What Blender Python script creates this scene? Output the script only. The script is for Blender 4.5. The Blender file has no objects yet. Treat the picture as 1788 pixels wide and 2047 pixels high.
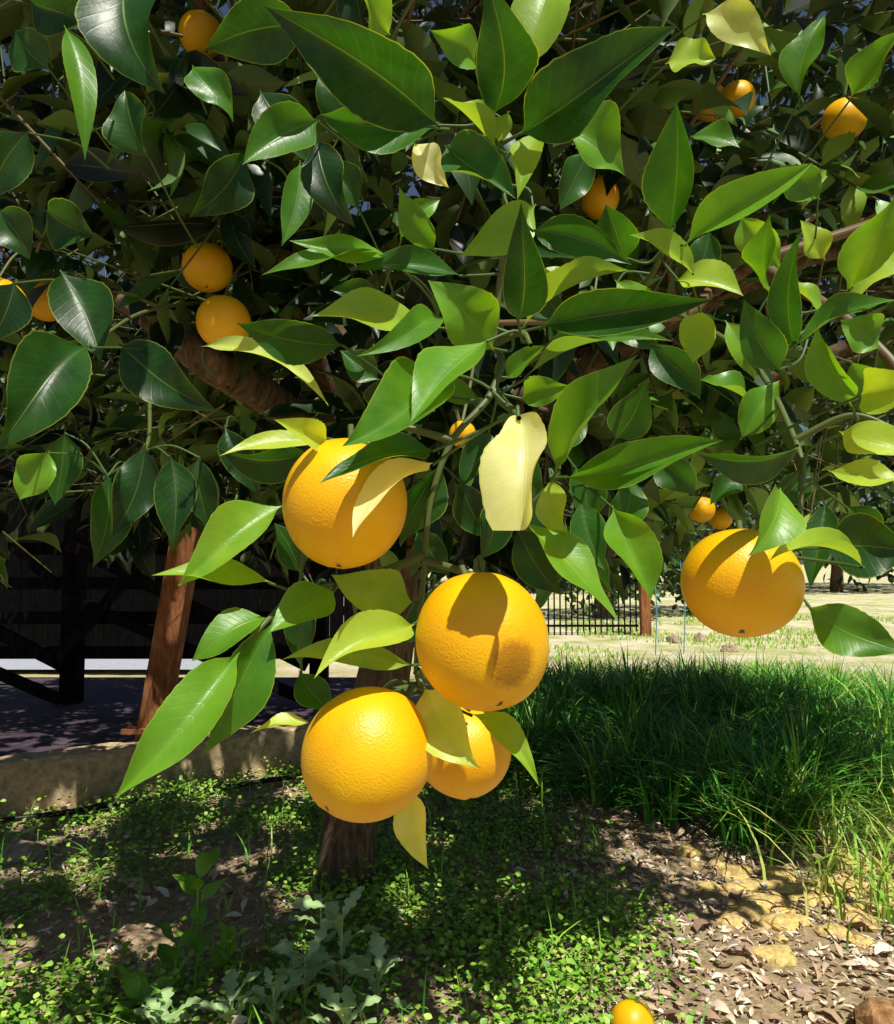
import bpy, math, numpy as np
from mathutils import Vector, noise
rng=np.random.default_rng(7)
scene=bpy.context.scene
# ------------------------------------------------ camera
H=0.95; PITCH=math.radians(3.6); F=1550.0
cam=bpy.data.cameras.new("camera"); camo=bpy.data.objects.new("camera",cam); scene.collection.objects.link(camo)
camo.location=(0,0,H); camo.rotation_euler=(math.radians(90)+PITCH,0,0)
cam.sensor_width=36; cam.lens=36*F/2047; cam.clip_start=0.02; cam.clip_end=1000
scene.camera=camo
CP=np.array([0,0,H]); FW=np.array([0,math.cos(PITCH),math.sin(PITCH)]); UPV=np.array([0,-math.sin(PITCH),math.cos(PITCH)])
def P(px,py,d):   # survey bearing + real distance -> world position
    return CP+d*(FW+np.array([1.,0,0])*((px-894)/F)-UPV*((py-1023.5)/F))
# ------------------------------------------------ light
TS=Vector((0.19,-0.47,0.95)).normalized()
sun=bpy.data.lights.new("sun","SUN"); sun.energy=5.0; sun.angle=math.radians(0.5); sun.color=(1,0.96,0.86)
so=bpy.data.objects.new("sun",sun); scene.collection.objects.link(so); so.rotation_euler=TS.to_track_quat('Z','Y').to_euler(); so.location=(3,-6,9)
w=bpy.data.worlds.new("World"); scene.world=w; w.use_nodes=True
nt=w.node_tree; bg=nt.nodes["Background"]; sk=nt.nodes.new("ShaderNodeTexSky"); sk.sky_type='NISHITA'; sk.sun_disc=False
sk.sun_elevation=math.asin(TS.z); sk.sun_rotation=math.atan2(TS.x,TS.y); nt.links.new(sk.outputs[0],bg.inputs[0]); bg.inputs[1].default_value=0.05
scene.view_settings.view_transform='Standard'; scene.view_settings.look='None'; scene.view_settings.exposure=0
# ------------------------------------------------ helpers
def mesh_obj(name,V,Fc,mat,uv=None,tone=None,parent=None,smooth=True,matidx=None):
    me=bpy.data.meshes.new(name); V=np.asarray(V,dtype=np.float32)
    if isinstance(Fc,np.ndarray):
        k=Fc.shape[1]; vi=Fc.ravel().astype(np.int32); tot=np.full(len(Fc),k,np.int32)
    else:
        tot=np.array([len(f) for f in Fc],np.int32); vi=np.array([i for f in Fc for i in f],np.int32)
    st=np.concatenate([[0],np.cumsum(tot)[:-1]]).astype(np.int32)
    me.vertices.add(len(V)); me.loops.add(len(vi)); me.polygons.add(len(tot))
    me.vertices.foreach_set("co",V.ravel()); me.loops.foreach_set("vertex_index",vi)
    me.polygons.foreach_set("loop_start",st); me.polygons.foreach_set("loop_total",tot)
    me.polygons.foreach_set("use_smooth",np.full(len(tot),smooth,bool))
    if matidx is not None: me.polygons.foreach_set("material_index",np.asarray(matidx,np.int32))
    me.update(calc_edges=True)
    if uv is not None:
        l=me.uv_layers.new(name="UVMap"); l.data.foreach_set("uv",np.asarray(uv,np.float32)[vi].ravel())
    if tone is not None:
        a=me.attributes.new("tone",'FLOAT','POINT'); a.data.foreach_set("value",np.asarray(tone,np.float32))
    me.validate()
    for m in (mat if isinstance(mat,list) else [mat]): me.materials.append(m)
    o=bpy.data.objects.new(name,me); scene.collection.objects.link(o)
    if parent: o.parent=parent
    return o
def empty(name,loc=(0,0,0)):
    o=bpy.data.objects.new(name,None); scene.collection.objects.link(o); o.empty_display_size=.1; return o
class Acc:
    def __init__(s): s.V=[];s.F=[];s.U=[];s.T=[];s.n=0
    def add(s,V,Fc,U=None,T=None):
        V=np.asarray(V); s.V.append(V); s.F.append(np.asarray(Fc)+s.n); s.n+=len(V)
        s.U.append(U if U is not None else np.zeros((len(V),2))); s.T.append(T if T is not None else np.zeros(len(V)))
    def obj(s,name,mat,parent=None,smooth=True):
        return mesh_obj(name,np.concatenate(s.V),np.concatenate(s.F),mat,np.concatenate(s.U),np.concatenate(s.T),parent,smooth)
def nrm(a): return a/np.maximum(np.linalg.norm(a,axis=-1,keepdims=True),1e-9)
def tube(acc,pts,rad,sides=7,tone=0.,wob=0.):
    pts=np.asarray(pts,float); n=len(pts); rad=np.broadcast_to(rad,(n,)) if np.ndim(rad)==0 else np.asarray(rad)
    T=np.gradient(pts,axis=0); T=nrm(T); ref=np.array([0.,0,1]) if abs(T[0][2])<.8 else np.array([1.,0,0])
    A=nrm(np.cross(T,ref)); B=np.cross(T,A); an=np.arange(sides)*2*math.pi/sides
    R=rad[:,None]*(1+wob*rng.normal(size=(n,sides)))
    V=pts[:,None]+R[...,None]*(A[:,None]*np.cos(an)[None,:,None]+B[:,None]*np.sin(an)[None,:,None])
    i=np.arange(n-1)[:,None]*sides; j=np.arange(sides)[None]; k=(j+1)%sides
    Fc=np.stack([i+j,i+k,i+sides+k,i+sides+j],-1).reshape(-1,4)
    L=np.concatenate([[0],np.cumsum(np.linalg.norm(np.diff(pts,axis=0),axis=1))])
    U=np.stack([np.broadcast_to(j/sides,(n,sides)),np.broadcast_to(L[:,None],(n,sides))],-1).reshape(-1,2)
    acc.add(V.reshape(-1,3),Fc,U,np.full(n*sides,tone))
def smooth_path(pts,m=6):
    pts=np.asarray(pts,float); 
    if len(pts)<3:
        t=np.linspace(0,1,m)[:,None]; return pts[0]*(1-t)+pts[-1]*t
    Q=np.vstack([2*pts[0]-pts[1],pts,2*pts[-1]-pts[-2]]); out=[]
    for i in range(1,len(Q)-2):
        for t in np.linspace(0,1,m,endpoint=False):
            a,b,c,d=Q[i-1],Q[i],Q[i+1],Q[i+2]
            out.append(.5*((2*b)+(-a+c)*t+(2*a-5*b+4*c-d)*t*t+(-a+3*b-3*c+d)*t**3))
    out.append(pts[-1]); return np.array(out)
def box(acc,c,s,rot=None,tone=0.):
    c=np.array(c,float); s=np.array(s,float)/2
    V=np.array([[x,y,z] for x in(-1,1) for y in(-1,1) for z in(-1,1)],float)*s
    if rot is not None: V=V@np.array(rot).T
    acc.add(V+c,np.array([[0,1,3,2],[4,6,7,5],[0,4,5,1],[2,3,7,6],[0,2,6,4],[1,5,7,3]]),None,np.full(8,tone))
def beam(acc,a,b,wd,th,tone=0.):
    a=np.array(a,float);b=np.array(b,float);d=b-a;L=np.linalg.norm(d);d/=L
    ref=np.array([0,1.,0]) if abs(d[1])<.9 else np.array([0,0,1.]); s=nrm(np.cross(d,ref)); t=np.cross(s,d)
    box(acc,(a+b)/2,(wd,th,L),np.stack([s,t,d],1),tone)
PV=[0,.05,.09,.13,.2,.3,.42,.53,.66,.78,.88,.95,1]; PW=[.03,.035,.16,.38,.66,.90,1,.96,.78,.52,.27,.09,.0]
BV=[0,.03,.1,.2,.35,.5,.7,.85,.95,1]; BW=[.05,.16,.38,.60,.82,.94,1,.98,.93,.80]
def pcit(v): return np.interp(v,PV,PW)
def pblunt(v): return np.interp(v,BV,BW)
def leaf_batch(acc,B,A,N,L,W,fold,arch,wave,phase,twist,tone,rows=7,cols=1,prof=pcit,serr=0.):
    B=np.asarray(B,float);A=nrm(np.asarray(A,float));N=np.asarray(N,float);n=len(B)
    N=nrm(N-(N*A).sum(-1,keepdims=True)*A); S=np.cross(A,N)
    f=lambda x:np.broadcast_to(np.asarray(x,float),(n,))[:,None,None]
    L,W,fold,arch,wave,phase,twist=map(f,(L,W,fold,arch,wave,phase,twist))
    v=np.linspace(0,1,rows)[None,:,None]; u=np.linspace(-1,1,2*cols+1)[None,None,:]
    p=prof(v)
    if serr: p=p*(1+serr*np.sin(v*95+phase))
    x=u*W/2*p; z=fold*np.abs(u)**1.3*W/2*p+arch*L*4*v*(1-v)+wave*W*np.sin(phase+v*9+u)*u*u*np.minimum(p*1.5,1)
    x=x+.07*L*np.sin(v*3.1)*np.sin(phase*3)
    z=np.broadcast_to(z,np.broadcast_shapes(x.shape,z.shape))
    a=twist*(v-.4); x2=x*np.cos(a)-z*np.sin(a); z2=z+x*np.sin(a)
    y=v*L+0*u
    V=B[:,None,None]+S[:,None,None]*x2[...,None]+A[:,None,None]*y[...,None]+N[:,None,None]*z2[...,None]
    c=2*cols+1; i=(np.arange(rows-1)*c)[:,None]; j=np.arange(c-1)[None]
    q=np.stack([i+j,i+j+1,i+c+j+1,i+c+j],-1).reshape(-1,4)
    Fc=(np.arange(n)*rows*c)[:,None,None]+q[None]
    U=np.stack([np.broadcast_to(u*.5+.5,(n,rows,c)),np.broadcast_to(v,(n,rows,c))],-1).reshape(-1,2)
    acc.add(V.reshape(-1,3),Fc.reshape(-1,4),U,np.repeat(np.broadcast_to(tone,(n,)),rows*c))
# ------------------------------------------------ node helpers
def newmat(name):
    m=bpy.data.materials.new(name); m.use_nodes=True; t=m.node_tree; return m,t,t.nodes["Principled BSDF"],t.nodes["Material Output"]
def ramp(t,src,stops,interp='LINEAR'):
    r=t.nodes.new("ShaderNodeValToRGB"); r.color_ramp.interpolation=interp; e=r.color_ramp.elements
    while len(e)<len(stops): e.new(.5)
    for x,(p,c) in zip(e,stops): x.position=p; x.color=(*c,1) if len(c)==3 else c
    if src is not None: t.links.new(src,r.inputs[0])
    return r.outputs[0]
def math_(t,op,a,b=None,c=None):
    n=t.nodes.new("ShaderNodeMath"); n.operation=op
    for i,x in enumerate((a,b,c)):
        if x is None: continue
        if isinstance(x,(int,float)): n.inputs[i].default_value=x
        else: t.links.new(x,n.inputs[i])
    return n.outputs[0]
def noise_(t,scale,detail=4,rough=.6,vec=None):
    n=t.nodes.new("ShaderNodeTexNoise"); n.inputs["Scale"].default_value=scale; n.inputs["Detail"].default_value=detail; n.inputs["Roughness"].default_value=rough
    if vec is None:
        tc=t.nodes.new("ShaderNodeTexCoord"); vec=tc.outputs["Object"]
    t.links.new(vec,n.inputs["Vector"]); return n.outputs["Fac"]
def mix(t,f,a,b,mode='MIX'):
    n=t.nodes.new("ShaderNodeMix"); n.data_type='RGBA'; n.blend_type=mode
    for s,x in ((n.inputs[0],f),(n.inputs[6],a),(n.inputs[7],b)):
        if isinstance(x,(int,float)): s.default_value=x
        elif isinstance(x,tuple): s.default_value=(*x,1)
        else: t.links.new(x,s)
    return n.outputs[2]
def bump(t,bs,h,st,dist):
    n=t.nodes.new("ShaderNodeBump"); n.inputs["Strength"].default_value=st; n.inputs["Distance"].default_value=dist
    t.links.new(h,n.inputs["Height"]); t.links.new(n.outputs[0],bs.inputs["Normal"]); return n
def attr(t,name="tone"):
    a=t.nodes.new("ShaderNodeAttribute"); a.attribute_name=name; return a.outputs["Fac"]
def leafmat(name,stops,trans=.25,rough=.36,detail=2,under=(.20,.32,.08)):
    m,t,b,out=newmat(name); tone=attr(t)
    if detail==2:
        n1=noise_(t,30,3); tone=math_(t,'ADD',tone,math_(t,'MULTIPLY',math_(t,'SUBTRACT',n1,.5),.34))
    col=ramp(t,tone,stops)
    if detail:
        uvn=t.nodes.new("ShaderNodeUVMap"); uvn.uv_map="UVMap"; sp=t.nodes.new("ShaderNodeSeparateXYZ"); t.links.new(uvn.outputs[0],sp.inputs[0])
        au=math_(t,'ABSOLUTE',math_(t,'SUBTRACT',math_(t,'MULTIPLY',sp.outputs[0],2),1))
        mid=ramp(t,au,[(0,(1,1,1)),(.012,(.8,.8,.8)),(.035,(0,0,0))])
        edge=ramp(t,au,[(.0,(0,0,0)),(.955,(0,0,0)),(.99,(1,1,1))])
        vf=math_(t,'MAXIMUM',math_(t,'MULTIPLY',mid,.25),math_(t,'MULTIPLY',edge,.5 if detail==2 else .25))
        if detail==2:
            ph=math_(t,'FRACT',math_(t,'SUBTRACT',math_(t,'MULTIPLY',sp.outputs[1],12),math_(t,'MULTIPLY',au,2.2)))
            sv=ramp(t,ph,[(0,(0,0,0)),(.40,(0,0,0)),(.5,(1,1,1)),(.60,(0,0,0))])
            vf=math_(t,'MAXIMUM',vf,math_(t,'MULTIPLY',sv,.03))
            hh=math_(t,'ADD',math_(t,'MULTIPLY',math_(t,'MAXIMUM',mid,math_(t,'MULTIPLY',sv,.18)),-1),math_(t,'MULTIPLY',noise_(t,110,4),.9))
            bump(t,b,hh,.28,.0012)
        col=mix(t,vf,col,(.42,.54,.07))
    g=t.nodes.new("ShaderNodeNewGeometry")
    col2=mix(t,g.outputs["Backfacing"],col,mix(t,.4,col,under)) if detail else col
    t.links.new(col2,b.inputs["Base Color"]); 
    if detail: t.links.new(math_(t,'ADD',math_(t,'MULTIPLY',g.outputs["Backfacing"],.2),rough),b.inputs["Roughness"])
    else: b.inputs["Roughness"].default_value=rough
    b.inputs["Specular IOR Level"].default_value=.5
    if trans>0:
        tr=t.nodes.new("ShaderNodeBsdfTranslucent"); tc=mix(t,1.0,col2,(3.2,2.6,.6),'MULTIPLY'); t.links.new(tc,tr.inputs[0])
        ms=t.nodes.new("ShaderNodeMixShader"); ms.inputs[0].default_value=trans
        t.links.new(b.outputs[0],ms.inputs[1]); t.links.new(tr.outputs[0],ms.inputs[2]); t.links.new(ms.outputs[0],out.inputs[0])
    return m
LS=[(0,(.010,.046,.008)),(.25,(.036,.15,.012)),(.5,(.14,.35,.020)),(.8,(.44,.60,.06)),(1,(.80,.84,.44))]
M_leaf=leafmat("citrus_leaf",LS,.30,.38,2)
M_crown=leafmat("citrus_leaf_crown",[(0,(.002,.011,.002)),(.25,(.014,.062,.007)),(.55,(.11,.29,.016)),(1,(.50,.62,.08))],0,.42,1)  # darker than the bough greens, canopy shade kept in the colour
M_grass=leafmat("grass_blade",[(0,(.03,.15,.02)),(.5,(.10,.38,.03)),(.85,(.36,.58,.05)),(1,(.62,.58,.18))],0,.5,0)
M_weed=leafmat("weed_leaf",[(0,(.08,.22,.02)),(.5,(.22,.46,.03)),(1,(.52,.66,.13))],0,.5,0)
M_thistle=leafmat("thistle_leaf",[(0,(.24,.42,.13)),(1,(.50,.66,.32))],0,.55,1)
M_bgl=leafmat("distant_leaf",[(0,(.012,.04,.01)),(.6,(.07,.14,.02)),(1,(.25,.30,.04))],0,.6,0)
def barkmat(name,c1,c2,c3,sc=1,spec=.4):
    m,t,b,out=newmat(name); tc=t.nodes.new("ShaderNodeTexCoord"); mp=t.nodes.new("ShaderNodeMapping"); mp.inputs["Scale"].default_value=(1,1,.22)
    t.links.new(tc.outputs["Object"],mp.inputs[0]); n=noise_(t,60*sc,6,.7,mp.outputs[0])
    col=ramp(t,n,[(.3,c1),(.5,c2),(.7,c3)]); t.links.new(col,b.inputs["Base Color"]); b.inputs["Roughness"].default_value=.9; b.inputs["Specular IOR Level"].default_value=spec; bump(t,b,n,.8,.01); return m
M_bark=barkmat("bark",(.04,.025,.014),(.13,.085,.045),(.27,.19,.11))
M_twig=leafmat("green_twig",[(0,(.04,.12,.02)),(.5,(.12,.14,.04)),(1,(.16,.09,.045))],.0,.5,0)
M_post=barkmat("weathered_redwood",(.09,.028,.012),(.27,.10,.035),(.42,.18,.07),.6)
M_dark=barkmat("shade_toned_wood",(.003,.003,.003),(.010,.009,.010),(.025,.020,.018),.4,.05)  # near-black base colour stands in for shade on the trellis
M_black=barkmat("shade_black_planks",(.001,.001,.0015),(.003,.003,.003),(.006,.005,.005),.4,.05)  # planks coloured almost black to carry the shade behind the trellis
M_log=barkmat("split_log",(.12,.05,.02),(.36,.18,.07),(.6,.38,.18),.9)
def flat(name,col,rough=.5,metal=0,var=0,sc=20,spec=.4):
    m,t,b,out=newmat(name); b.inputs["Roughness"].default_value=rough; b.inputs["Metallic"].default_value=metal; b.inputs["Specular IOR Level"].default_value=spec
    if var:
        n=noise_(t,sc,6,.7); c=ramp(t,n,[(.3,tuple(x*(1-var) for x in col)),(.7,tuple(min(1,x*(1+var)) for x in col))]); t.links.new(c,b.inputs["Base Color"]); bump(t,b,n,.5,.01)
    else: b.inputs["Base Color"].default_value=(*col,1)
    return m
M_conc=flat("concrete",(.52,.39,.22),.9,0,.5,28)
M_slab=flat("patio_shade_tone",(.10,.07,.085),.6,0,.4,6,.3)  # dark purplish colour paints in the shade over the patio
M_grav=flat("pale_gravel",(.42,.44,.50),.9,0,.3,50)
M_iron=flat("black_iron",(.006,.006,.008),.6,0,spec=.1)
M_hose=flat("black_rubber",(.01,.01,.01),.4,0)
M_rock=flat("rock",(.40,.29,.21),.9,0,.4,12)
M_clay=flat("ochre_clay",(.72,.50,.18),.95,0,.5,70)
M_blue=flat("blue_plastic",(.12,.32,.42),.4,0)
m,t,b,_=newmat("wood_chip"); c=ramp(t,attr(t),[(0,(.16,.09,.05)),(.3,(.50,.34,.21)),(.7,(.76,.60,.42)),(1,(.88,.80,.66))]); t.links.new(c,b.inputs["Base Color"]); b.inputs["Roughness"].default_value=.8; M_chip=m
def orangemat(name,scar=None):
    m,t,b,out=newmat(name); tc=t.nodes.new("ShaderNodeTexCoord"); n=noise_(t,22,3)
    col=ramp(t,n,[(.3,(.94,.44,.002)),(.7,(.98,.57,.004))])
    sp=noise_(t,140,2); dots=ramp(t,sp,[(.68,(0,0,0)),(.76,(1,1,1))]); col=mix(t,math_(t,'MULTIPLY',dots,.2),col,(.6,.2,.01))
    if scar:
        vm=t.nodes.new("ShaderNodeVectorMath"); vm.operation='DISTANCE'; t.links.new(tc.outputs["Object"],vm.inputs[0]); vm.inputs[1].default_value=scar
        dd=math_(t,'ADD',vm.outputs["Value"],math_(t,'MULTIPLY',noise_(t,160,5,.8),.014))
        f=ramp(t,math_(t,'MULTIPLY',dd,20),[(.0,(1,1,1)),(.36,(.8,.8,.8)),(.48,(0,0,0))]); col=mix(t,math_(t,'MULTIPLY',f,.75),col,(.18,.06,.008))
    t.links.new(col,b.inputs["Base Color"]); b.inputs["Roughness"].default_value=.38; b.inputs["Specular IOR Level"].default_value=.45
    vo=t.nodes.new("ShaderNodeTexVoronoi"); vo.inputs["Scale"].default_value=700; t.links.new(tc.outputs["Object"],vo.inputs["Vector"])
    bump(t,b,vo.outputs["Distance"],.35,.0006); return m
M_or=orangemat("orange_peel"); M_or2=orangemat("orange_peel_scarred",(.017,-.030,.022)); M_cal=flat("calyx",(.10,.14,.04),.7)
# ------------------------------------------------ ground
def hz(x,y):
    r=noise.noise(Vector((x*1.3,y*1.3,0)))*.03+noise.noise(Vector((x*6,y*6,3)))*.012+noise.noise(Vector((x*18,y*18,5)))*.006
    k=max(0,1-((x-.0)**2+(y-2.5)**2)/60.); 
    md=.05*math.exp(-((x+.28)**2+(y-2.25)**2)/.12)+.10*math.exp(-((x-1.3)**2/1.2+(y-4.2)**2/1.2))
    return r*k+md
t_=np.linspace(-1,1,270); gx=.5*np.sinh(6.6*t_); gy=gx+2.4
GX,GY=np.meshgrid(gx,gy); GZ=np.array([hz(a,b) for a,b in zip(GX.ravel(),GY.ravel())])
n=270; i=(np.arange(n-1)*n)[:,None]; j=np.arange(n-1)[None]; q=np.stack([i+j,i+j+1,i+n+j+1,i+n+j],-1).reshape(-1,4)
m,t,b,_=newmat("ground_soil"); M_ground=m
nA=noise_(t,3,6,.65); nB=noise_(t,40,6,.75); nC=noise_(t,.35,5,.7)
c1=ramp(t,nB,[(.3,(.14,.09,.05)),(.5,(.46,.33,.21)),(.62,(.66,.51,.35)),(.75,(.82,.70,.54))])
c2=ramp(t,nB,[(.3,(.14,.17,.03)),(.6,(.38,.38,.13))]); f=ramp(t,nC,[(.45,(0,0,0)),(.6,(1,1,1))])
c3=mix(t,math_(t,'MULTIPLY',f,.4),c1,c2)
c4=mix(t,ramp(t,nA,[(.4,(0,0,0)),(.7,(.5,.5,.5))]),c3,(.64,.45,.20))
tc=t.nodes.new("ShaderNodeTexCoord"); sp=t.nodes.new("ShaderNodeSeparateXYZ"); t.links.new(tc.outputs["Object"],sp.inputs[0])
far=ramp(t,math_(t,'MULTIPLY',sp.outputs[1],.1),[(.5,(0,0,0)),(.75,(1,1,1))])
dry=ramp(t,noise_(t,1.4,7,.8),[(.36,(.30,.40,.09)),(.46,(.58,.56,.25)),(.58,(.84,.74,.54))])
t.links.new(mix(t,far,c4,dry),b.inputs["Base Color"]); b.inputs["Roughness"].default_value=.95; bump(t,b,nB,.9,.02)
mesh_obj("ground",np.stack([GX.ravel(),GY.ravel(),GZ],-1),q,M_ground)
# ------------------------------------------------ orange tree
tree=empty("orange_tree")
wood=Acc(); twig=Acc()
tr=smooth_path([(-.31,2.25,-.08),(-.29,2.25,.02),(-.27,2.27,.25),(-.20,2.32,.55),(-.16,2.35,.85),(-.20,2.3,1.1)],8)
tl=np.linspace(0,1,len(tr)); tube(wood,tr,.078+.05*np.exp(-tl*14),18,wob=.04)
fork=np.array([-.19,2.3,1.05])
C=np.array([-.15,2.75,2.6]); R=np.array([2.6,1.95,1.75])
l1=smooth_path([fork,P(640,900,1.8),P(540,800,1.4),P(440,740,1.2),P(360,685,1.2),P(240,600,1.35),P(120,560,1.4)]); tube(wood,l1,np.linspace(.045,.010,len(l1)),10,wob=.05)
ends=[(.7,2.0,1.9),(1.4,2.6,2.0),(-.9,2.5,2.3),(-1.6,2.9,2.0),(.1,1.6,2.2),(.3,3.2,2.8),(-.5,3.4,2.6),(.6,1.5,1.5),(-.4,1.4,1.8),(1.0,3.5,2.2),(.35,1.3,1.35),(1.3,1.9,1.6)]
for e in ends:
    e=np.array(e); mid=(fork+e)/2+rng.normal(size=3)*.1+[0,0,.08]
    p=smooth_path([fork,mid,e,e+(e-mid)*.4+rng.normal(size=3)*.08]); tube(wood,p,np.linspace(.04,.007,len(p)),8,wob=.06)
    for k in range(5):
        s=p[rng.integers(5,len(p))]; d=nrm(rng.normal(size=3)+(e-fork)*.8); q2=smooth_path([s,s+d*.25+rng.normal(size=3)*.04,s+d*.55]); tube(twig,q2,np.linspace(.009,.003,len(q2)),5,tone=.9)
wood.obj("trunk_and_limbs",M_bark,tree)
TW=[[(760,700,1.3),(850,640,.9),(985,690,.64),(985,780,.58),(905,880,.56),(862,1000,.555),(850,1120,.555),(838,1250,.55),(832,1340,.55),(845,1385,.56)],
[(985,690,.64),(1000,560,.64),(1010,420,.6),(1000,290,.56),(975,200,.56)],
[(985,690,.64),(1040,665,.53),(1062,690,.5)],
[(1000,760,1.1),(1250,600,.8),(1335,480,.62),(1345,430,.6)],
[(1300,600,1.1),(1480,700,.8),(1590,880,.64),(1600,1000,.60),(1590,1110,.56),(1500,1080,.54)],
[(850,1110,.555),(700,1165,.56),(600,1180,.54),(540,1235,.51),(480,1300,.49)],
[(905,880,.56),(780,850,.56),(700,880,.53)],
[(450,600,1.4),(300,620,1.0),(180,690,.8)],[(300,650,1.2),(300,800,1.0),(290,900,.85),(215,950,.85)],
[(985,780,.58),(1080,880,.56),(1115,945,.55),(1040,1030,.56)],[(1000,800,.57),(1025,820,.50),(1038,836,.44)],
[(880,255,.6),(760,200,.75),(700,120,1.0)],[(832,1340,.55),(940,1420,.57)],
[(1590,880,.64),(1700,830,.62),(1800,860,.6)],[(1480,700,.8),(1590,690,.66),(1640,620,.62)],[(850,1120,.555),(945,1150,.52),(970,1175,.5)],[(840,1370,.56),(760,1385,.52)]]
tpts=[]
for tw in TW:
    p=smooth_path([P(*a) for a in tw],8); tpts.append(p); tube(twig,p,np.linspace(.0034,.0015,len(p)),6,tone=.4)
tpts=np.concatenate(tpts)
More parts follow.
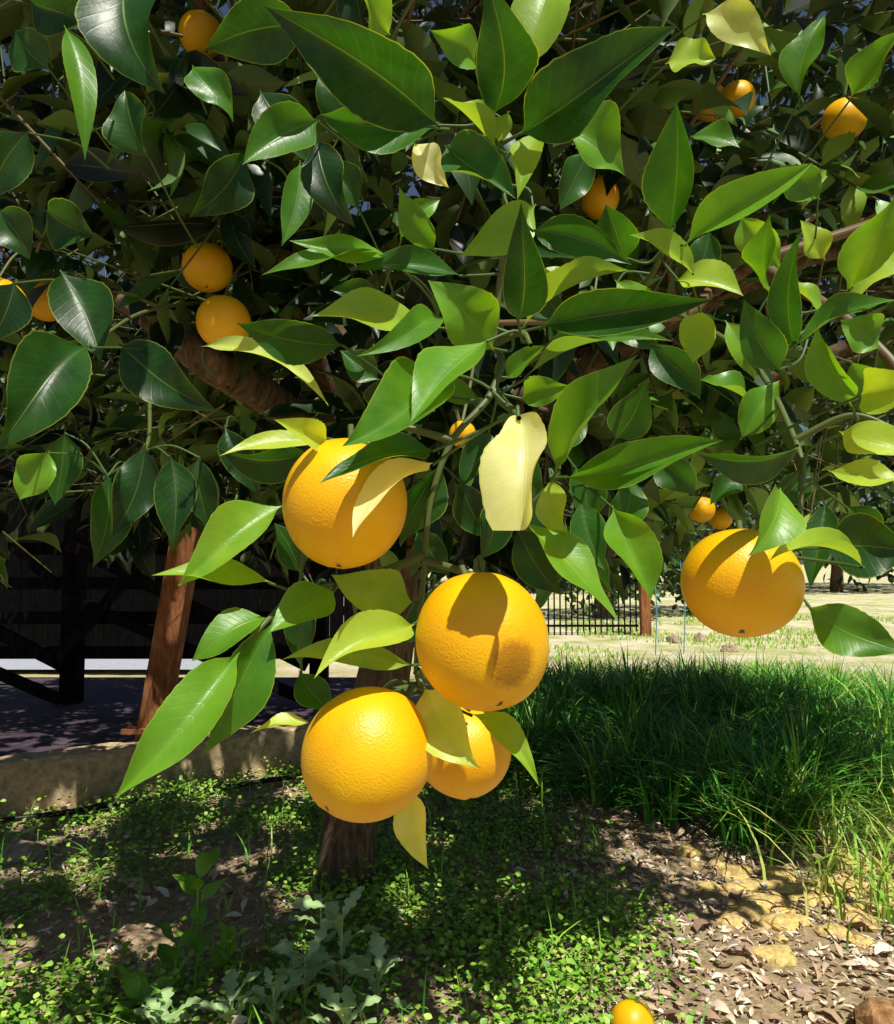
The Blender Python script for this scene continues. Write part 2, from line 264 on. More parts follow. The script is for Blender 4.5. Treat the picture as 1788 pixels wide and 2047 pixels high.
# measured leaves: base, tip, width, depth base/tip, tone, normal hint (right, up), fold
LV=[
(880,255,525,10,150,.56,.47,.15,0,.35,.35),(1035,272,1355,50,150,.55,.47,.15,0,.3,.35),(985,232,972,-50,125,.54,.46,.06,.1,-.1,.2),
(1040,150,1115,-70,110,.6,.62,.6,-.3,.4,.2),(995,298,885,195,80,.54,.5,.62,0,.9,.5),(1000,290,1022,222,60,.54,.52,.62,.4,.8,.4),
(875,258,640,228,115,.58,.56,.3,0,.3,.3),(640,240,485,330,95,.64,.6,.25,0,.4,.2),(1095,250,1250,352,120,.62,.62,.45,.2,.6,.2),
(890,290,1032,398,95,.53,.5,.25,0,.4,.3),(825,285,898,375,62,.56,.56,.9,0,1,.2),(1092,265,1035,400,62,.56,.53,.72,0,.7,.2),
(1035,645,1042,403,85,.50,.44,.1,.3,-.1,.35),(1340,470,1352,202,102,.6,.55,.25,-.3,.1,.3),(1365,495,1625,325,84,.59,.55,.45,0,.5,.3),
(1058,460,1264,530,72,.55,.52,.2,0,.5,.35),(1045,655,1258,540,112,.54,.52,.75,0,.8,.3),(1075,655,1428,598,88,.52,.46,.1,0,.15,.3),
(1050,755,1347,683,84,.56,.52,.35,0,.8,.35),(1112,945,1275,708,92,.53,.49,.28,-.6,.1,.5),(1128,955,1447,880,80,.54,.5,.25,0,.5,.4),
(1600,890,1392,905,90,.52,.47,.1,0,.0,.2),(850,650,622,632,108,.58,.54,.7,0,.7,.2),(885,640,712,712,62,.54,.46,.35,0,.7,.2),
(690,690,473,645,88,.62,.58,.2,0,.2,.2),(785,518,522,550,62,.62,.58,.35,0,.8,.2),(785,515,578,480,52,.61,.58,.45,0,.9,.2),
(925,552,700,540,62,.62,.6,.25,0,.6,.2),(988,702,855,560,112,.55,.52,.5,0,.8,.2),(978,678,822,845,112,.51,.45,.5,-.3,.5,.2),
(890,738,683,892,132,.52,.43,.38,-.2,.35,.3),(870,925,706,1075,88,.49,.43,.88,0,.7,.2),
(872,900,638,968,78,.49,.435,.12,0,.6,.3),(655,885,438,912,48,.53,.5,.8,0,1,.2),(625,905,432,893,88,.56,.55,.08,0,-.2,.2),
(657,878,548,838,60,.50,.455,.75,0,.9,.2),(888,925,798,1088,92,.56,.56,.1,0,-.2,.2),(1040,1035,1238,1246,102,.54,.5,.45,0,.3,.2),
(1225,1010,1302,1202,92,.62,.6,.4,.3,.2,.3),(1100,955,1145,1090,62,.55,.53,.7,0,.5,.2),(1030,1050,1125,1190,80,.6,.6,.12,0,-.2,.2),
(572,1008,355,1172,98,.53,.49,.42,0,.5,.3),(545,1165,303,1150,64,.53,.49,.5,0,.8,.2),(672,1180,538,1265,92,.53,.49,.4,0,.6,.2),
(830,1205,663,1148,98,.55,.52,.55,0,.5,.2),(828,1248,628,1357,88,.50,.445,.82,0,.6,.25),(832,1330,562,1320,52,.53,.52,.65,0,.9,.2),
(542,1235,383,1322,84,.51,.49,.45,0,.8,.2),(548,1240,403,1512,102,.51,.49,.25,.3,.0,.35),(482,1300,228,1597,112,.49,.43,.55,-.2,.9,.25),
(625,1445,500,1466,48,.52,.5,.85,0,.8,.2),(598,1340,662,1425,64,.57,.57,.12,0,.0,.2),(848,1372,962,1537,102,.49,.45,.78,-.2,.5,.2),
(938,1425,1078,1572,52,.5,.47,.65,0,.6,.3),(820,1575,857,1737,68,.51,.49,.75,0,.6,.25),(602,1145,548,1045,64,.57,.56,.2,0,.3,.2),
(250,-40,332,188,155,.62,.58,.04,0,-.3,.2),(128,50,170,322,55,.7,.68,.4,.3,.3,.2),(620,50,408,100,115,.68,.66,.05,0,-.2,.2),
(385,130,467,245,72,.75,.75,.35,0,.4,.2),(492,300,378,435,92,.7,.68,.04,0,-.4,.2),(600,320,563,492,58,.7,.68,.3,0,.3,.2),
(632,278,712,455,84,.66,.64,.04,0,-.3,.2),(120,540,203,722,112,.72,.7,.02,0,-.5,.2),(238,688,437,822,104,.72,.68,.04,0,-.3,.2),
(185,690,-15,905,135,.62,.55,.03,0,-.4,.2),(340,908,346,1092,78,.8,.78,.03,0,-.3,.2),(292,888,224,1072,84,.8,.78,.04,0,-.3,.2),
(215,948,184,1137,78,.8,.78,.06,0,-.3,.2),(403,693,657,812,52,.7,.62,.78,0,1,.2),(450,850,520,1000,60,.85,.85,.1,0,.3,.2),
(1545,592,1540,428,78,.62,.58,.4,0,.4,.2),(1588,702,1606,458,64,.62,.56,.12,-.5,.0,.3),(1562,745,1488,598,80,.6,.58,.3,0,.1,.2),
(1590,692,1795,600,64,.6,.56,.35,0,.8,.3),(1702,812,1635,645,74,.6,.58,.45,0,.3,.3),(1700,582,1800,375,84,.58,.54,.55,0,.5,.2),
(1350,560,1487,592,92,.62,.6,.75,0,.8,.2),(1402,618,1385,727,74,.62,.62,.55,0,.5,.2),(1560,975,1495,1112,92,.49,.455,.55,.5,.3,.3),
(1728,1135,1538,1122,62,.51,.47,.65,0,.9,.3),(1610,1208,1810,1305,96,.53,.5,.5,0,.8,.2),(1645,1095,1830,1100,124,.55,.52,.15,0,.2,.2),
(1720,790,1850,750,90,.55,.5,.75,0,.6,.2),(1678,862,1830,915,86,.56,.53,.65,0,.7,.2),(1655,940,1830,965,60,.55,.52,.65,0,.9,.2),
(1392,552,1258,470,64,.6,.58,.7,0,.8,.2),(1252,522,1212,408,92,.64,.62,.12,0,-.1,.3),(872,505,798,372,58,.6,.58,.4,0,.4,.2),
(1072,408,918,512,84,.57,.55,.6,0,.6,.2),(1330,128,1432,118,92,.7,.68,.65,0,.8,.2),(1405,28,1542,112,74,.75,.72,.88,0,.9,.2),
(1380,272,1480,296,62,.75,.73,.35,0,.6,.2),(1640,400,1560,330,70,.8,.8,.45,0,.6,.2),(1700,200,1800,60,90,.75,.7,.45,0,.6,.2),
(1600,200,1650,30,70,.8,.8,.35,0,.4,.2),(1480,880,1560,760,70,.7,.7,.45,0,.5,.2),(1500,800,1400,760,70,.72,.7,.45,0,.6,.2),
(700,280,640,130,80,.8,.8,.08,0,.0,.2),(1230,880,1290,760,80,.7,.66,.25,0,.2,.2),(1160,1000,1210,1140,70,.66,.64,.12,0,.0,.2),
(980,860,920,980,70,.62,.6,.12,0,.0,.2),(870,1170,800,1290,60,.6,.6,.08,0,.0,.2),(1040,800,1140,770,60,.6,.58,.55,0,.8,.2),
(620,1190,600,1330,60,.6,.6,.08,0,.0,.2),(1005,905,1100,1000,80,.64,.62,.15,0,.0,.2),(30,560,-20,690,90,.7,.7,.06,0,.0,.2),(60,0,190,60,90,.8,.8,.06,0,.0,.2),
(720,420,640,320,70,.8,.8,.1,0,.2,.2),(1420,1160,1380,1080,50,1.0,1.0,.3,0,.4,.2),(1650,1000,1620,1180,60,.62,.6,.1,0,.0,.2),
(1480,430,1560,540,70,.8,.8,.6,0,.6,.2),(1650,520,1600,440,60,.85,.85,.75,0,.8,.2),(1760,700,1680,640,80,.75,.75,.6,0,.6,.2),(1300,680,1400,800,70,.75,.75,.2,0,.3,.2),
(100,140,30,60,90,.85,.85,.03,0,-.3,.2),(300,320,250,180,90,.85,.85,.04,0,-.3,.2),(90,420,190,470,100,.8,.8,.03,0,-.3,.2),(0,420,60,520,90,.75,.75,.06,0,-.2,.2),(520,180,620,330,90,.75,.75,.04,0,-.3,.2),
(60,260,-20,400,90,.7,.7,.03,0,-.3,.2),(100,900,40,1000,80,.8,.8,.6,0,.5,.2),(400,910,420,1060,70,.85,.85,.06,0,-.2,.2),(130,860,110,1010,70,.85,.85,.08,0,-.2,.2),
(1180,300,1120,420,70,.75,.75,.1,0,0,.2),(1230,560,1330,640,60,.72,.7,.5,0,.8,.2),(760,760,680,700,60,.7,.7,.2,0,.3,.2),(800,480,880,400,60,.75,.75,.5,0,.6,.2),(950,130,860,60,80,.75,.7,.5,0,.6,.2),(780,70,700,-40,80,.75,.7,.6,0,.6,.2),
(1560,560,1660,640,60,.75,.75,.7,0,.8,.2),(1450,640,1510,760,60,.78,.78,.55,0,.5,.2),(1780,480,1700,620,80,.75,.75,.7,0,.6,.2),(1200,640,1330,700,50,.66,.64,.15,0,.1,.2),
(1010,760,1090,690,50,.62,.6,.3,0,.4,.2),(760,600,660,580,50,.68,.66,.15,0,.2,.2),(1130,640,1060,560,50,.66,.66,.15,0,.1,.2),(870,790,960,800,50,.6,.6,.3,0,.4,.2),(740,820,800,740,60,.62,.6,.15,0,.1,.2),(1180,830,1080,900,60,.62,.62,.15,0,.2,.2),
(1010,990,960,1120,70,.68,.68,.05,0,-.2,.2),(1080,980,1090,1150,75,.72,.72,.05,0,-.3,.2),(1180,1060,1230,1190,70,.75,.75,.08,0,-.2,.2),(1110,1090,1060,1230,65,.7,.7,.08,0,-.2,.2),(920,960,990,1080,70,.7,.7,.05,0,-.3,.2),(1260,950,1230,1090,70,.8,.8,.3,0,.1,.2),(1150,930,1170,1060,70,.75,.75,.08,0,-.2,.2),(830,1060,900,1150,60,.66,.66,.05,0,-.3,.2),
(1690,1010,1760,1090,70,.62,.62,.08,0,-.1,.2),(1540,1010,1620,930,60,.66,.66,.15,0,.1,.2),(1320,900,1390,990,70,.8,.8,.15,0,.1,.2),(1480,950,1420,1010,55,.85,.85,.2,0,.1,.2),(1700,720,1770,800,60,.7,.7,.35,0,.4,.2),(1420,460,1370,580,60,.75,.75,.15,0,.1,.2)]
la=Acc()
def manual(rows,prof,arch=None,jit=.28,wf=1.06):
    A=np.array(rows,float); B=np.array([P(r[0],r[1],r[5]) for r in rows]); T=np.array([P(r[2],r[3],r[6]) for r in rows])
    D=T-B; L=np.linalg.norm(D,axis=1); mid=(B+T)/2; toc=nrm(CP-mid)
    k=len(rows)
    Nn=toc+np.array([1.,0,0])*A[:,8:9]+np.array([0,0,1.])*(A[:,9:10]*1.0-.1)+rng.normal(size=(k,3))*jit
    W=A[:,4]/F*(A[:,5]+A[:,6])/2*wf
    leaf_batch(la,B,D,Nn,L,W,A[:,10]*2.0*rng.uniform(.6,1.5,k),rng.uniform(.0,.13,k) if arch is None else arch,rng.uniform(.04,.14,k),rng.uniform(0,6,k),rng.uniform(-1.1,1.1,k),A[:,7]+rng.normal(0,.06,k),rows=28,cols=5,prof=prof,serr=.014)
    for b_,d_ in zip(B,D):
        ds=np.linalg.norm(tpts-b_,axis=1); ii=ds.argmin(); q_=tpts[ii] if ds[ii]<.07 else b_-nrm(d_)*.04+np.array([0,.12,-.01])
        m_=(b_+q_)/2-nrm(d_)*.008
        pp=smooth_path([b_+nrm(d_)*.003,m_,q_],5); tube(twig,pp,np.linspace(.0010,.0014,len(pp)),5,tone=.15)
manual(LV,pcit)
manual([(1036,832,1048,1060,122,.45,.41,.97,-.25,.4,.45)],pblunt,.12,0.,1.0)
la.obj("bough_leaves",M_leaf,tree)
# ------------------------------------------------ fruit
def orange(c,r,navel=(0,-.5,-1),squash=.98,mat=None,seg=56):
    ns=36
    th=np.linspace(0,math.pi,ns); ph=np.arange(seg)*2*math.pi/seg
    rr=np.ones((ns,seg))*r; rr*=1+.012*np.sin(ph*2+1)[None]+.008*np.sin(ph*3+th[:,None]*2)
    rr*=(1-.05*np.exp(-(th/.16)**2)-.045*np.exp(-((math.pi-th)/.07)**2)+.015*np.exp(-((math.pi-th-.13)/.05)**2))[:,None]
    V=np.stack([rr*np.sin(th)[:,None]*np.cos(ph),rr*np.sin(th)[:,None]*np.sin(ph),rr*np.cos(th)[:,None]*squash*np.ones(seg)],-1)
    i=(np.arange(ns-1)*seg)[:,None]; j=np.arange(seg)[None]; k=(j+1)%seg
    q=np.stack([i+j,i+seg+j,i+seg+k,i+k],-1).reshape(-1,4); V=V.reshape(-1,3)
    a=Acc(); a.add(V,q)
    nb=len(q)
    an=np.arange(10)*2*math.pi/10; rad=np.where(np.arange(10)%2==0,.0075,.004)*(r/.04)
    top=r*.95*squash
    st=np.stack([rad*np.cos(an),rad*np.sin(an),np.full(10,top+.0012)],-1); st=np.vstack([st,[[0,0,top+.003]]])
    a.add(st,np.array([[x,(x+1)%10,10,10] for x in range(10)]))
    tube(a,np.array([[0,0,top],[0,0,top+.006],[.001,0,top+.014]]),.0022,6)
    an2=np.arange(8)*2*math.pi/8; nv=np.stack([.0035*np.cos(an2),.0035*np.sin(an2),np.full(8,-r*.955*squash-.0006)],-1); nv=np.vstack([nv,[[0,0,-r*.955*squash-.002]]])
    a.add(nv,np.array([[(x+1)%8,x,8,8] for x in range(8)]))
    Fq=[tuple(dict.fromkeys(f)) for f in np.concatenate(a.F).tolist()]
    mi=[0]*nb+[1]*(len(Fq)-nb)
    o=mesh_obj("orange",np.concatenate(a.V),Fq,[mat or M_or,M_cal],matidx=mi)
    o.location=c; o.rotation_euler=Vector([-x for x in navel]).to_track_quat('Z','Y').to_euler()
    return o
orange(P(690,1005,.50),.0395,(-.05,-.25,-1),1.08)
o2=orange(P(965,1280,.475),.0405,(.25,-.65,-1),1.06,M_or2)
# the rind blemish sits on the south-east side of this fruit: convert to its local axes
lp_=o2.rotation_euler.to_matrix().inverted()@Vector((.016,-.037,-.010))
for nd in M_or2.node_tree.nodes:
    if nd.bl_idname=="ShaderNodeVectorMath": nd.inputs[1].default_value=lp_
orange(P(735,1505,.475),.0392,(-.75,-.75,-1),1.04)
orange(P(928,1497,.60),.0370,(.1,-.2,-1))
orange(P(1482,1165,.53),.0395,(-.2,-.5,-1),.93)
back=[(448,645,1.10,.038,1),(415,535,1.18,.037,.8),(1403,1018,2.35,.040,1),(1441,1036,2.6,.038,.7),(402,70,1.3,.036,.5),(1418,205,1.5,.034,.3),(1475,198,1.45,.032,.3),(1688,240,1.35,.036,.3),(1196,395,1.25,.034,.2),(925,868,.80,.014,.9),(1190,608,1.0,.016,.0),(-5,612,1.1,.04,.6),(92,600,1.5,.04,.3)]
for x,y,d,r,_k in back: 
    orange(P(x,y,d),r,(rng.uniform(-.4,.4),rng.uniform(-.5,.1),-1),1.0,seg=32)
    tp=P(x,y,d)+np.array([0,0,r]); pp=smooth_path([tp,tp+np.array([.01,.03,.05]),tp+np.array([.02,.12,.12])],5); tube(twig,pp,.002,5,tone=.5)
gz=P(1265,2037,1.53); orange((gz[0],gz[1],hz(gz[0],gz[1])+.043),.043,(.3,-1,-.3))
# ------------------------------------------------ crown foliage
cr=Acc(); Bs=[];As=[];Ns=[];Ls=[];Tn=[]
lobes=[(np.array([-.95,1.75,1.55]),np.array([.6,.75,.6]),150),(np.array([0,1.6,1.4]),np.array([.6,.5,.38]),190),(np.array([-.75,1.2,1.95]),np.array([.7,.55,.4]),110),(np.array([.9,2.1,1.6]),np.array([.6,.5,.5]),130),(np.array([-.1,1.15,1.75]),np.array([.5,.35,.3]),110),(np.array([-.3,3.9,3.1]),np.array([1.8,.6,.9]),320),(np.array([1.3,3.6,2.6]),np.array([.9,.6,.9]),160)]
shoots=[]
N0=3300
while len(shoots)<N0:
    d=nrm(rng.normal(size=3)); rad=rng.uniform(.3,1)**.5; p=C+R*d*rad
    if p[2]<.98 or p[0]>2.6 or p[0]<-2.3: continue
    if p[0]>1.0 and p[1]<2.2 and p[2]<1.35: continue
    shoots.append((p,d,rad))
for c,r,k in lobes:
    for _ in range(k):
        d=nrm(rng.normal(size=3)); shoots.append((c+r*d*rng.uniform(.3,1)**.4,d,1))
ang=2.4
vis=[(P(x,y,d),r,k_) for x,y,d,r,k_ in back]
for p,d,rad in shoots:
    if p[1]<.82: continue
    skip=False
    for fc,fr,kk in vis:
        if kk==0: continue
        ax=nrm(CP-fc); s=np.dot(p-fc,ax)
        if -.03<s<.8 and np.linalg.norm(p-fc-ax*s)<(fr+.05)*kk: skip=True;break
    if skip: continue
    dd=nrm(d*.7+np.array([0,-.15,.1])+rng.normal(size=3)*.45); Ls0=rng.uniform(.10,.22); nn=rng.integers(6,10)
    tube(twig,np.array([p-dd*.08,p+dd*Ls0*.5,p+dd*Ls0]),np.array([.003,.002,.0012]),4,tone=rng.uniform(.3,.9))
    a=nrm(np.cross(dd,[.3,.2,.9])); b2=np.cross(dd,a); ph=rng.uniform(0,6); tb=rng.uniform(0,.45)+(.17 if p[0]>.3 else -.12)  # right side lightened, left darkened: light and shade put into leaf tone
    if rad<.85: tb-=.3  # interior leaves toned down as painted canopy shade
    if p[1]>2.6: tb-=.2  # rear leaves darkened too, shade held in the tone
    for k in range(nn):
        t=(k+.5)/nn; az=ph+k*ang; sp_=1.15-.55*t
        ax=nrm(dd*math.cos(sp_)+(a*math.cos(az)+b2*math.sin(az))*math.sin(sp_)+np.array([0,0,-.22]))
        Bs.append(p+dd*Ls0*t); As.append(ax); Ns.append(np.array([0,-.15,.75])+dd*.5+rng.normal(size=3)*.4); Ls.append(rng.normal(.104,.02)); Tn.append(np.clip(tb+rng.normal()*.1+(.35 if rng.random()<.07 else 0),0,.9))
k=len(Bs); Ls=np.clip(np.array(Ls),.05,.15); Bs=np.array(Bs);As=np.array(As)
tip=Bs+As*Ls[:,None]; keep=(Bs[:,1]>.78)&(tip[:,1]>.75)
for fc,fr,kk in vis:
    if kk==0: continue
    ax=nrm(CP-fc)
    for q_ in (tip,(tip+Bs)/2):
        s=(q_-fc)@ax; dist=np.linalg.norm(q_-fc-s[:,None]*ax,axis=1); keep&=~((s>-.03)&(s<.8)&(dist<(fr*.9+.008)*kk))
# crown leaves removed along the sun direction to put sun patches on the ground
md_=(tip+Bs)/2; gx_=md_[:,0]-TS.x/TS.z*md_[:,2]; gy_=md_[:,1]-TS.y/TS.z*md_[:,2]
for ii in range(k):
    x_,y_=gx_[ii],gy_[ii]
    if -2.6<x_<.35 and 1.4<y_<3.9:
        v_=noise.noise(Vector((x_*4.3,y_*4.3,2.)))+.5*noise.noise(Vector((x_*10,y_*10,7.)))
        if v_>(.13 if x_<-.45 else .30): keep[ii]=False
    elif x_>.5 and y_<2.9 and md_[ii,1]>.9 and noise.noise(Vector((x_*4.3,y_*4.3,2.)))>-.18 and rng.random()<.88: keep[ii]=False
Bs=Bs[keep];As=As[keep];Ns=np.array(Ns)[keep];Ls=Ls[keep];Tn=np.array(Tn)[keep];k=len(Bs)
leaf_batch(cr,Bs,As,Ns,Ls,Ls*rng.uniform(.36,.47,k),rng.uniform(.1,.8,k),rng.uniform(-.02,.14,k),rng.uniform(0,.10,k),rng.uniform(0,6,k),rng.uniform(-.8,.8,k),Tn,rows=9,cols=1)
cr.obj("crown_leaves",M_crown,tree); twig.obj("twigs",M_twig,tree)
# ------------------------------------------------ concrete curb, hose, deck, structures (left)
def extr_box(name,a,b,width,h,mat,z0=-.05,n=40,jit=.006):
    a=np.array(a,float);b=np.array(b,float);d=nrm(b-a);s=np.array([d[1],-d[0]])
    ts=np.linspace(0,1,n); prof_=[(0,z0),(0,h*.5),(0,h-.015),(.015,h),(width*.5,h),(width-.015,h),(width,h-.015),(width,z0)]
    V=[]
    for t in ts:
        c=a+(b-a)*t
        for (o_,z) in prof_:
            q_=c-s*o_; V.append([q_[0]+rng.normal()*jit*.5,q_[1]+rng.normal()*jit*.5,z+rng.normal()*jit*.4])
    m_=len(prof_); Fc=[]
    for i in range(n-1):
        for j in range(m_-1): Fc.append([i*m_+j,(i+1)*m_+j,(i+1)*m_+j+1,i*m_+j+1])
    Fc.append(list(range(m_))); Fc.append(list(range((n-1)*m_,n*m_))[::-1])
    return mesh_obj(name,V,Fc,mat,smooth=False)
ca=np.array([-2.6,2.35]); cb=np.array([-.45,3.75])
extr_box("concrete_curb",ca,cb,.16,.19,M_conc)
ac=Acc(); hp=[ca+(cb-ca)*t+np.array([.09,-.12])+np.array([.02,.02])*math.sin(t*13) for t in np.linspace(0,1,30)]
tube(ac,np.array([(x,y,hz(x,y)+.022) for x,y in hp]),.011,8); ac.obj("irrigation_hose",M_hose)
mesh_obj("deck",[(-6,2.6,.12),(-2.45,2.66,.12),(-.5,3.98,.12),(-.4,5.6,.12),(-6,5.6,.12),(-6,2.6,-.05),(-2.45,2.66,-.05),(-.5,3.98,-.05),(-.4,5.6,-.05),(-6,5.6,-.05)],[(0,1,2,3,4),(1,6,7,2),(2,7,8,3),(3,8,9,4)],M_slab,smooth=False)
mesh_obj("gravel_path",[(-9,6.5,.05),(-1.9,6.5,.05),(-1.9,8.3,.05),(-9,8.3,.05)],[(0,1,2,3)],M_grav)
ac=Acc(); beam(ac,(-1.28,3.38,.10),(-1.02,3.36,1.75),.105,.105); box(ac,(-1.28,3.38,.235),(.17,.17,.02)); ac.obj("wooden_post",M_post,smooth=False)
ac=Acc()
for x in np.arange(-5.4,-.2,.155): box(ac,(x,8.6+rng.normal()*.004,1.2),(.148,.03,2.4))
for z in (.4,2.0): box(ac,(-2.8,8.63,z),(5,.04,.1))
ac.obj("dark_plank_fence",M_black,smooth=False)  # backing wall added to keep the space behind the trellis dark
ac=Acc()
for x in (-3.6,-2.2,-.75): beam(ac,(x,4.6,.1),(x,4.6,2.3),.1,.1)
for z in (.42,.62,.82,1.02,1.6,2.25): beam(ac,(-4.2,4.54,z),(-.7,4.54,z),.07,.05)
for x0 in (-3.6,-2.2): 
    beam(ac,(x0,4.5,1.05),(x0+1.4,4.5,.35),.07,.04); beam(ac,(x0,4.47,.75),(x0+1.4,4.47,.16),.06,.04); beam(ac,(x0,4.44,.4),(x0+1.0,4.44,1.6),.06,.04); beam(ac,(x0+.5,4.41,1.6),(x0+1.4,4.41,.8),.05,.04)
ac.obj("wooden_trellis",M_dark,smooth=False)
ac=Acc()
for x in np.arange(1.3,2.45,.075): tube(ac,np.array([(x,10,0.),(x,10,.78)]),.011,5)
for z in (.12,.70): beam(ac,(1.27,10,z),(2.45,10,z),.03,.03)
ac.obj("iron_fence",M_iron,smooth=False)
ac=Acc(); beam(ac,(2.52,9.9,-.05),(2.50,9.9,1.2),.12,.12); ac.obj("fence_post",M_post,smooth=False)
for x in (2.13,2.42):
    ac=Acc(); tube(ac,smooth_path([(x,8,-.02),(x+.02,8,.5),(x-.02,8,.95)]),.006,6); ac.obj("plastic_stake",M_blue)
def rock(name,c,s,mat,seed,sub=3):
    import bmesh
    bm=bmesh.new(); bmesh.ops.create_icosphere(bm,subdivisions=sub,radius=1)
    for v in bm.verts:
        q_=v.co.copy(); f_=1+.35*noise.noise(q_*1.2+Vector((seed,0,0)))+.2*noise.noise(q_*4+Vector((seed,3,0)))+.10*noise.noise(q_*11+Vector((seed,3,0))); v.co=Vector((q_.x*s[0]*f_,q_.y*s[1]*f_,q_.z*s[2]*f_))
    me=bpy.data.meshes.new(name); bm.to_mesh(me); bm.free(); me.materials.append(mat); o=bpy.data.objects.new(name,me); scene.collection.objects.link(o); o.location=c; return o
for kx in range(4):
    rock("rock",(2.5+rng.uniform(-.2,.5),8.6+rng.uniform(-.8,.8),.02),(rng.uniform(.05,.10),.08,rng.uniform(.04,.08)),M_rock,kx)
for kx,(px,py,s) in enumerate([(60,1700,.09),(180,1690,.07),(10,1760,.08),(250,1740,.04),(1460,1880,.035),(980,1905,.03),(1390,1960,.02),(1120,1990,.022),(1580,1960,.03)]):
    d=1472/(py-1120); x=(px-894)/F*d; rock("stone",(x,d,hz(x,d)+.0),(s,s*.8,s*.45),M_rock,kx+20)
for kx in range(110):
    x=.72+.72*rng.random(); y=2.22+rng.normal()*.14+.1*(x-1); s=rng.uniform(.010,.045); rock("clay_clod",(x,y,hz(x,y)+.003),(s*1.2,s,s*.5),M_clay,40+kx,2)
ac=Acc(); lp=smooth_path([(.82,1.62,.03),(.98,1.56,.035),(1.15,1.50,.03)],6); tube(ac,lp,np.array([.02]+[.04]*(len(lp)-2)+[.035]),9,wob=.12); ac.obj("log",M_log,smooth=False)
# ------------------------------------------------ ground scatter
def scatter(n,fn):
    out=[]
    while len(out)<n:
        p=fn()
        if p is not None: out.append((p[0],p[1],hz(p[0],p[1])))
    return np.array(out)
def onpatio(x,y):
    dx,dy=cb-ca; return (x-ca[0])*dy-(y-ca[1])*dx<.02 and x<-.4
def f1():
    x=rng.uniform(-1.6,1.9); y=rng.uniform(1.3,3.8)
    if onpatio(x,y): return None
    if rng.random()>(1.0 if x>.25 else .35): return None
    return x,y
Pp=scatter(17000,f1); n=len(Pp); az=rng.uniform(0,6.28,n); ac=Acc()
A_=np.stack([np.cos(az),np.sin(az),rng.normal(0,.25,n)],-1); N_=np.stack([rng.normal(0,.35,n),rng.normal(0,.35,n),np.ones(n)],-1)
Lc=rng.gamma(2.2,.008,n)+.006; leaf_batch(ac,Pp+np.array([0,0,.006]),A_,N_,Lc,Lc*rng.uniform(.15,.55,n),rng.uniform(-.5,.8,n),rng.uniform(-.1,.3,n),.05,rng.uniform(0,6,n),rng.uniform(-1.5,1.5,n),rng.random(n),rows=5,cols=1)
ac.obj("leaf_litter",M_chip)
def dens(x,y):
    d=noise.noise(Vector((x*2.2,y*2.2,9)))
    base=1 if x<.3 else max(0,1-(x-.3)/.3)
    if x<-.5: base*=max(.3,1-(-.5-x)*.7)
    return base*(.6+1.6*d)
def f2():
    x=rng.uniform(-1.7,.65); y=rng.uniform(1.4,3.6)
    if onpatio(x-.05,y) or rng.random()>dens(x,y): return None
    return x,y
Pp=scatter(28000,f2); n=len(Pp); az=rng.uniform(0,6.28,n); ac=Acc()
Pp[:,2]+=rng.gamma(2,.014,n); A_=np.stack([np.cos(az),np.sin(az),rng.normal(.1,.3,n)],-1); N_=np.stack([rng.normal(0,.4,n),rng.normal(0,.4,n)-.1,np.ones(n)],-1); Lc=rng.uniform(.009,.021,n)
leaf_batch(ac,Pp,A_,N_,Lc,Lc*.8,.2,.0,.03,rng.uniform(0,6,n),0,np.clip(rng.normal(.45,.25,n),0,1),rows=5,cols=1)
ac.obj("chickweed",M_weed)
def blades(Pp,h0,h1,wd,tone,lean=.5,az=None,tn=None):
    n=len(Pp); az=rng.uniform(0,6.28,n) if az is None else az; h=rng.uniform(h0,h1,n); rows=6; v=np.linspace(0,1,rows)[None,:]
    le=rng.uniform(.1,lean,n)[:,None]*h[:,None]; dx=np.cos(az)[:,None];dy=np.sin(az)[:,None]
    hor=le*v**2.2*1.3; zz=h[:,None]*(v-.35*(le/h[:,None])*v**3)
    w_=wd*(1-v**2*.95)*rng.uniform(.6,1.3,n)[:,None]; c=Pp[:,None,:]
    sx=-dy;sy=dx; tw=rng.uniform(-1,1,n)[:,None]*v
    V=[]
    for s in(-1,1):
        V.append(np.stack([c[...,0]+dx*hor+s*w_/2*(sx*np.cos(tw)+dx*np.sin(tw)),c[...,1]+dy*hor+s*w_/2*(sy*np.cos(tw)+dy*np.sin(tw)),c[...,2]+zz],-1))
    V=np.stack(V,2).reshape(-1,3); i=(np.arange(rows-1)*2)[:,None]; q=np.concatenate([i,i+1,i+3,i+2],1)
    Fc=((np.arange(n)*rows*2)[:,None,None]+q[None]).reshape(-1,4); ac=Acc(); tv=tone+rng.normal(0,.16,n)+(0 if tn is None else tn)
    ac.add(V,Fc,None,np.repeat(np.clip(tv,0,1),rows*2)); return ac
def f3():
    x=rng.uniform(.2,3.2); y=rng.uniform(2.5,5.2)
    if y<2.85+.25*math.sin(x*5)-.25*(x-1): return None
    if x>.55+.45*y*1.1: return None
    if rng.random()>.8+.9*noise.noise(Vector((x*3,y*3,1))): return None
    return x,y
Tf=scatter(620,f3); nb=34; Tn_=np.repeat(rng.normal(0,.15,len(Tf)),nb); az=rng.uniform(0,6.28,len(Tf)*nb); Pb=np.repeat(Tf,nb,0); rr=rng.uniform(.0,.05,len(Pb)); Pb=Pb+np.stack([np.cos(az)*rr,np.sin(az)*rr,0*rr-.01],-1)
hs=np.repeat(rng.uniform(.55,1.2,len(Tf)),nb)
g=blades(Pb,.14,.38,.011,.45,1.3,az,Tn_)
V=g.V[0]; bz=np.repeat(Pb[:,2],12); V[:,2]=bz+(V[:,2]-bz)*np.repeat(hs,12); g.obj("tall_grass",M_grass)
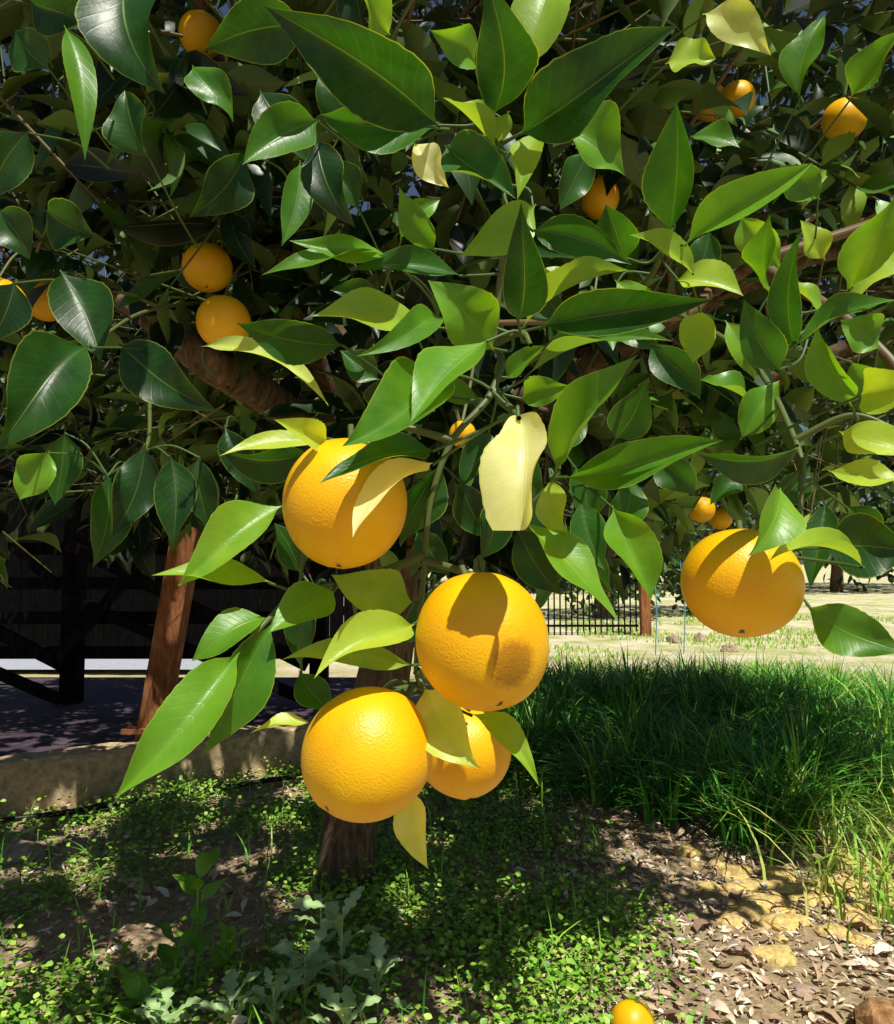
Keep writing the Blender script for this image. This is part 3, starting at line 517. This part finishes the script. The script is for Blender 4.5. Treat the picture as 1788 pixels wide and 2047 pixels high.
def f4():
    x=rng.uniform(.9,1.9); y=rng.uniform(1.9,3.0)
    if rng.random()>max(0,(x-.85)*.8): return None
    return x,y
blades(scatter(700,f4),.12,.34,.008,.8,1.3).obj("grass_tuft",M_grass)
def f5():
    x=rng.uniform(1.,8); y=rng.uniform(5.0,14)
    if noise.noise(Vector((x*.6,y*.6,4)))<.0: return None
    return x,y
blades(scatter(6000,f5),.03,.08,.014,.8).obj("short_grass",M_grass)
def f6():
    x=rng.uniform(-1.5,.5); y=rng.uniform(1.4,3.2)
    return None if onpatio(x-.1,y) else (x,y)
blades(scatter(600,f6),.05,.16,.005,.6,.9).obj("sparse_grass",M_grass)
def plobe(v): return np.interp(v,[0,.05,.2,.6,.85,1],[.06,.08,.35,.95,.9,.05])*(.45+.55*np.abs(np.sin(v*15)))
def weed(name,x,y,n,L,wr,tone,mat,prof,h=.02,rise=.5):
    ac=Acc(); z=hz(x,y); az=np.arange(n)*2.4+rng.uniform(0,6); hh=np.linspace(.0,h,n)
    B=np.stack([np.full(n,x),np.full(n,y),z+hh+.005],-1); A_=np.stack([np.cos(az),np.sin(az),np.full(n,rise)+rng.normal(0,.25,n)],-1)
    Ln=L*rng.uniform(.6,1.1,n); N_=np.stack([-np.cos(az)*rise,-np.sin(az)*rise-.1,np.ones(n)],-1)
    leaf_batch(ac,B,A_,N_,Ln,Ln*wr,.15,.12,.10,rng.uniform(0,6,n),rng.uniform(-.6,.6,n),np.clip(tone+rng.normal(0,.15,n),0,1),rows=30,cols=2,prof=prof)
    tube(ac,np.array([(x,y,z-.01),(x,y,z+h*.5),(x,y,z+h+.01)]),.003,5,tone=.5); return ac.obj(name,mat)
def wp(px,py): d=1472/(py-1120); return (px-894)/F*d,d
for px,py,n,L,h in [(690,1960,11,.12,.16),(620,1990,9,.11,.10),(760,1990,9,.10,.07),(560,2030,10,.09,.08),(350,2060,9,.09,.05),(480,2040,8,.09,.06),(700,2060,8,.10,.05),(650,1900,8,.08,.10)]:
    x,y=wp(px,py); weed("sow_thistle",x,y,n,L,.42,.5,M_thistle,plobe,h,.7)
for px,py,n,L,h in [(410,1900,9,.10,.18),(300,2020,8,.10,.05),(470,1930,7,.08,.08),(370,1960,7,.08,.1),(860,1560,6,.07,.2),(1085,1700,5,.06,.12),(930,1650,6,.07,.14),(1080,1640,5,.06,.16)]:
    x,y=wp(px,py); weed("broadleaf_weed",x,y,n,L,.5,.35,M_weed,pcit,h,.8)
# ------------------------------------------------ distant trees
ac=Acc(); tk=Acc(); rs=np.random.default_rng(3)
for (x,y,h,r) in [(3,24,10,3.2),(7.5,26,9,3.6),(12,24,8,3.4),(17,27,9,4),(-3,22,10,3.6),(-8,24,11,4),(0.5,26,13,4),(-14,25,11,4.4),(23,26,9,4.4),(4.6,14,3.8,1.6),(2.6,13,3.6,1.4),(-5.5,28,14,4.5),(5,30,14,5)]:
    tube(tk,smooth_path([(x,y,-.1),(x+.1,y,h*.3),(x,y+.1,h*.6)]),np.linspace(.2,.08,13),8,wob=.05)
    n=2900; d=nrm(rs.normal(size=(n,3))); lob=1+.25*np.sin(d[:,0]*5+x)*np.cos(d[:,2]*6+y); p=np.array([x,y,h*.52])+d*np.array([r,r,h*.5])*(rs.uniform(.3,1,n)**.4*lob)[:,None]
    p=p[p[:,2]>.05]; n=len(p); s=r*.095
    leaf_batch(ac,p,rs.normal(size=(n,3)),rs.normal(size=(n,3))+[0,-.3,.8],s*rs.uniform(.7,1.4,n),s*.6,.3,.05,.05,0,0,np.clip(rs.normal(.4,.2,n),0,1),rows=5,cols=1)
bgp=empty("background_trees"); ac.obj("leaves",M_bgl,bgp); tk.obj("trunks",M_bark,bgp)
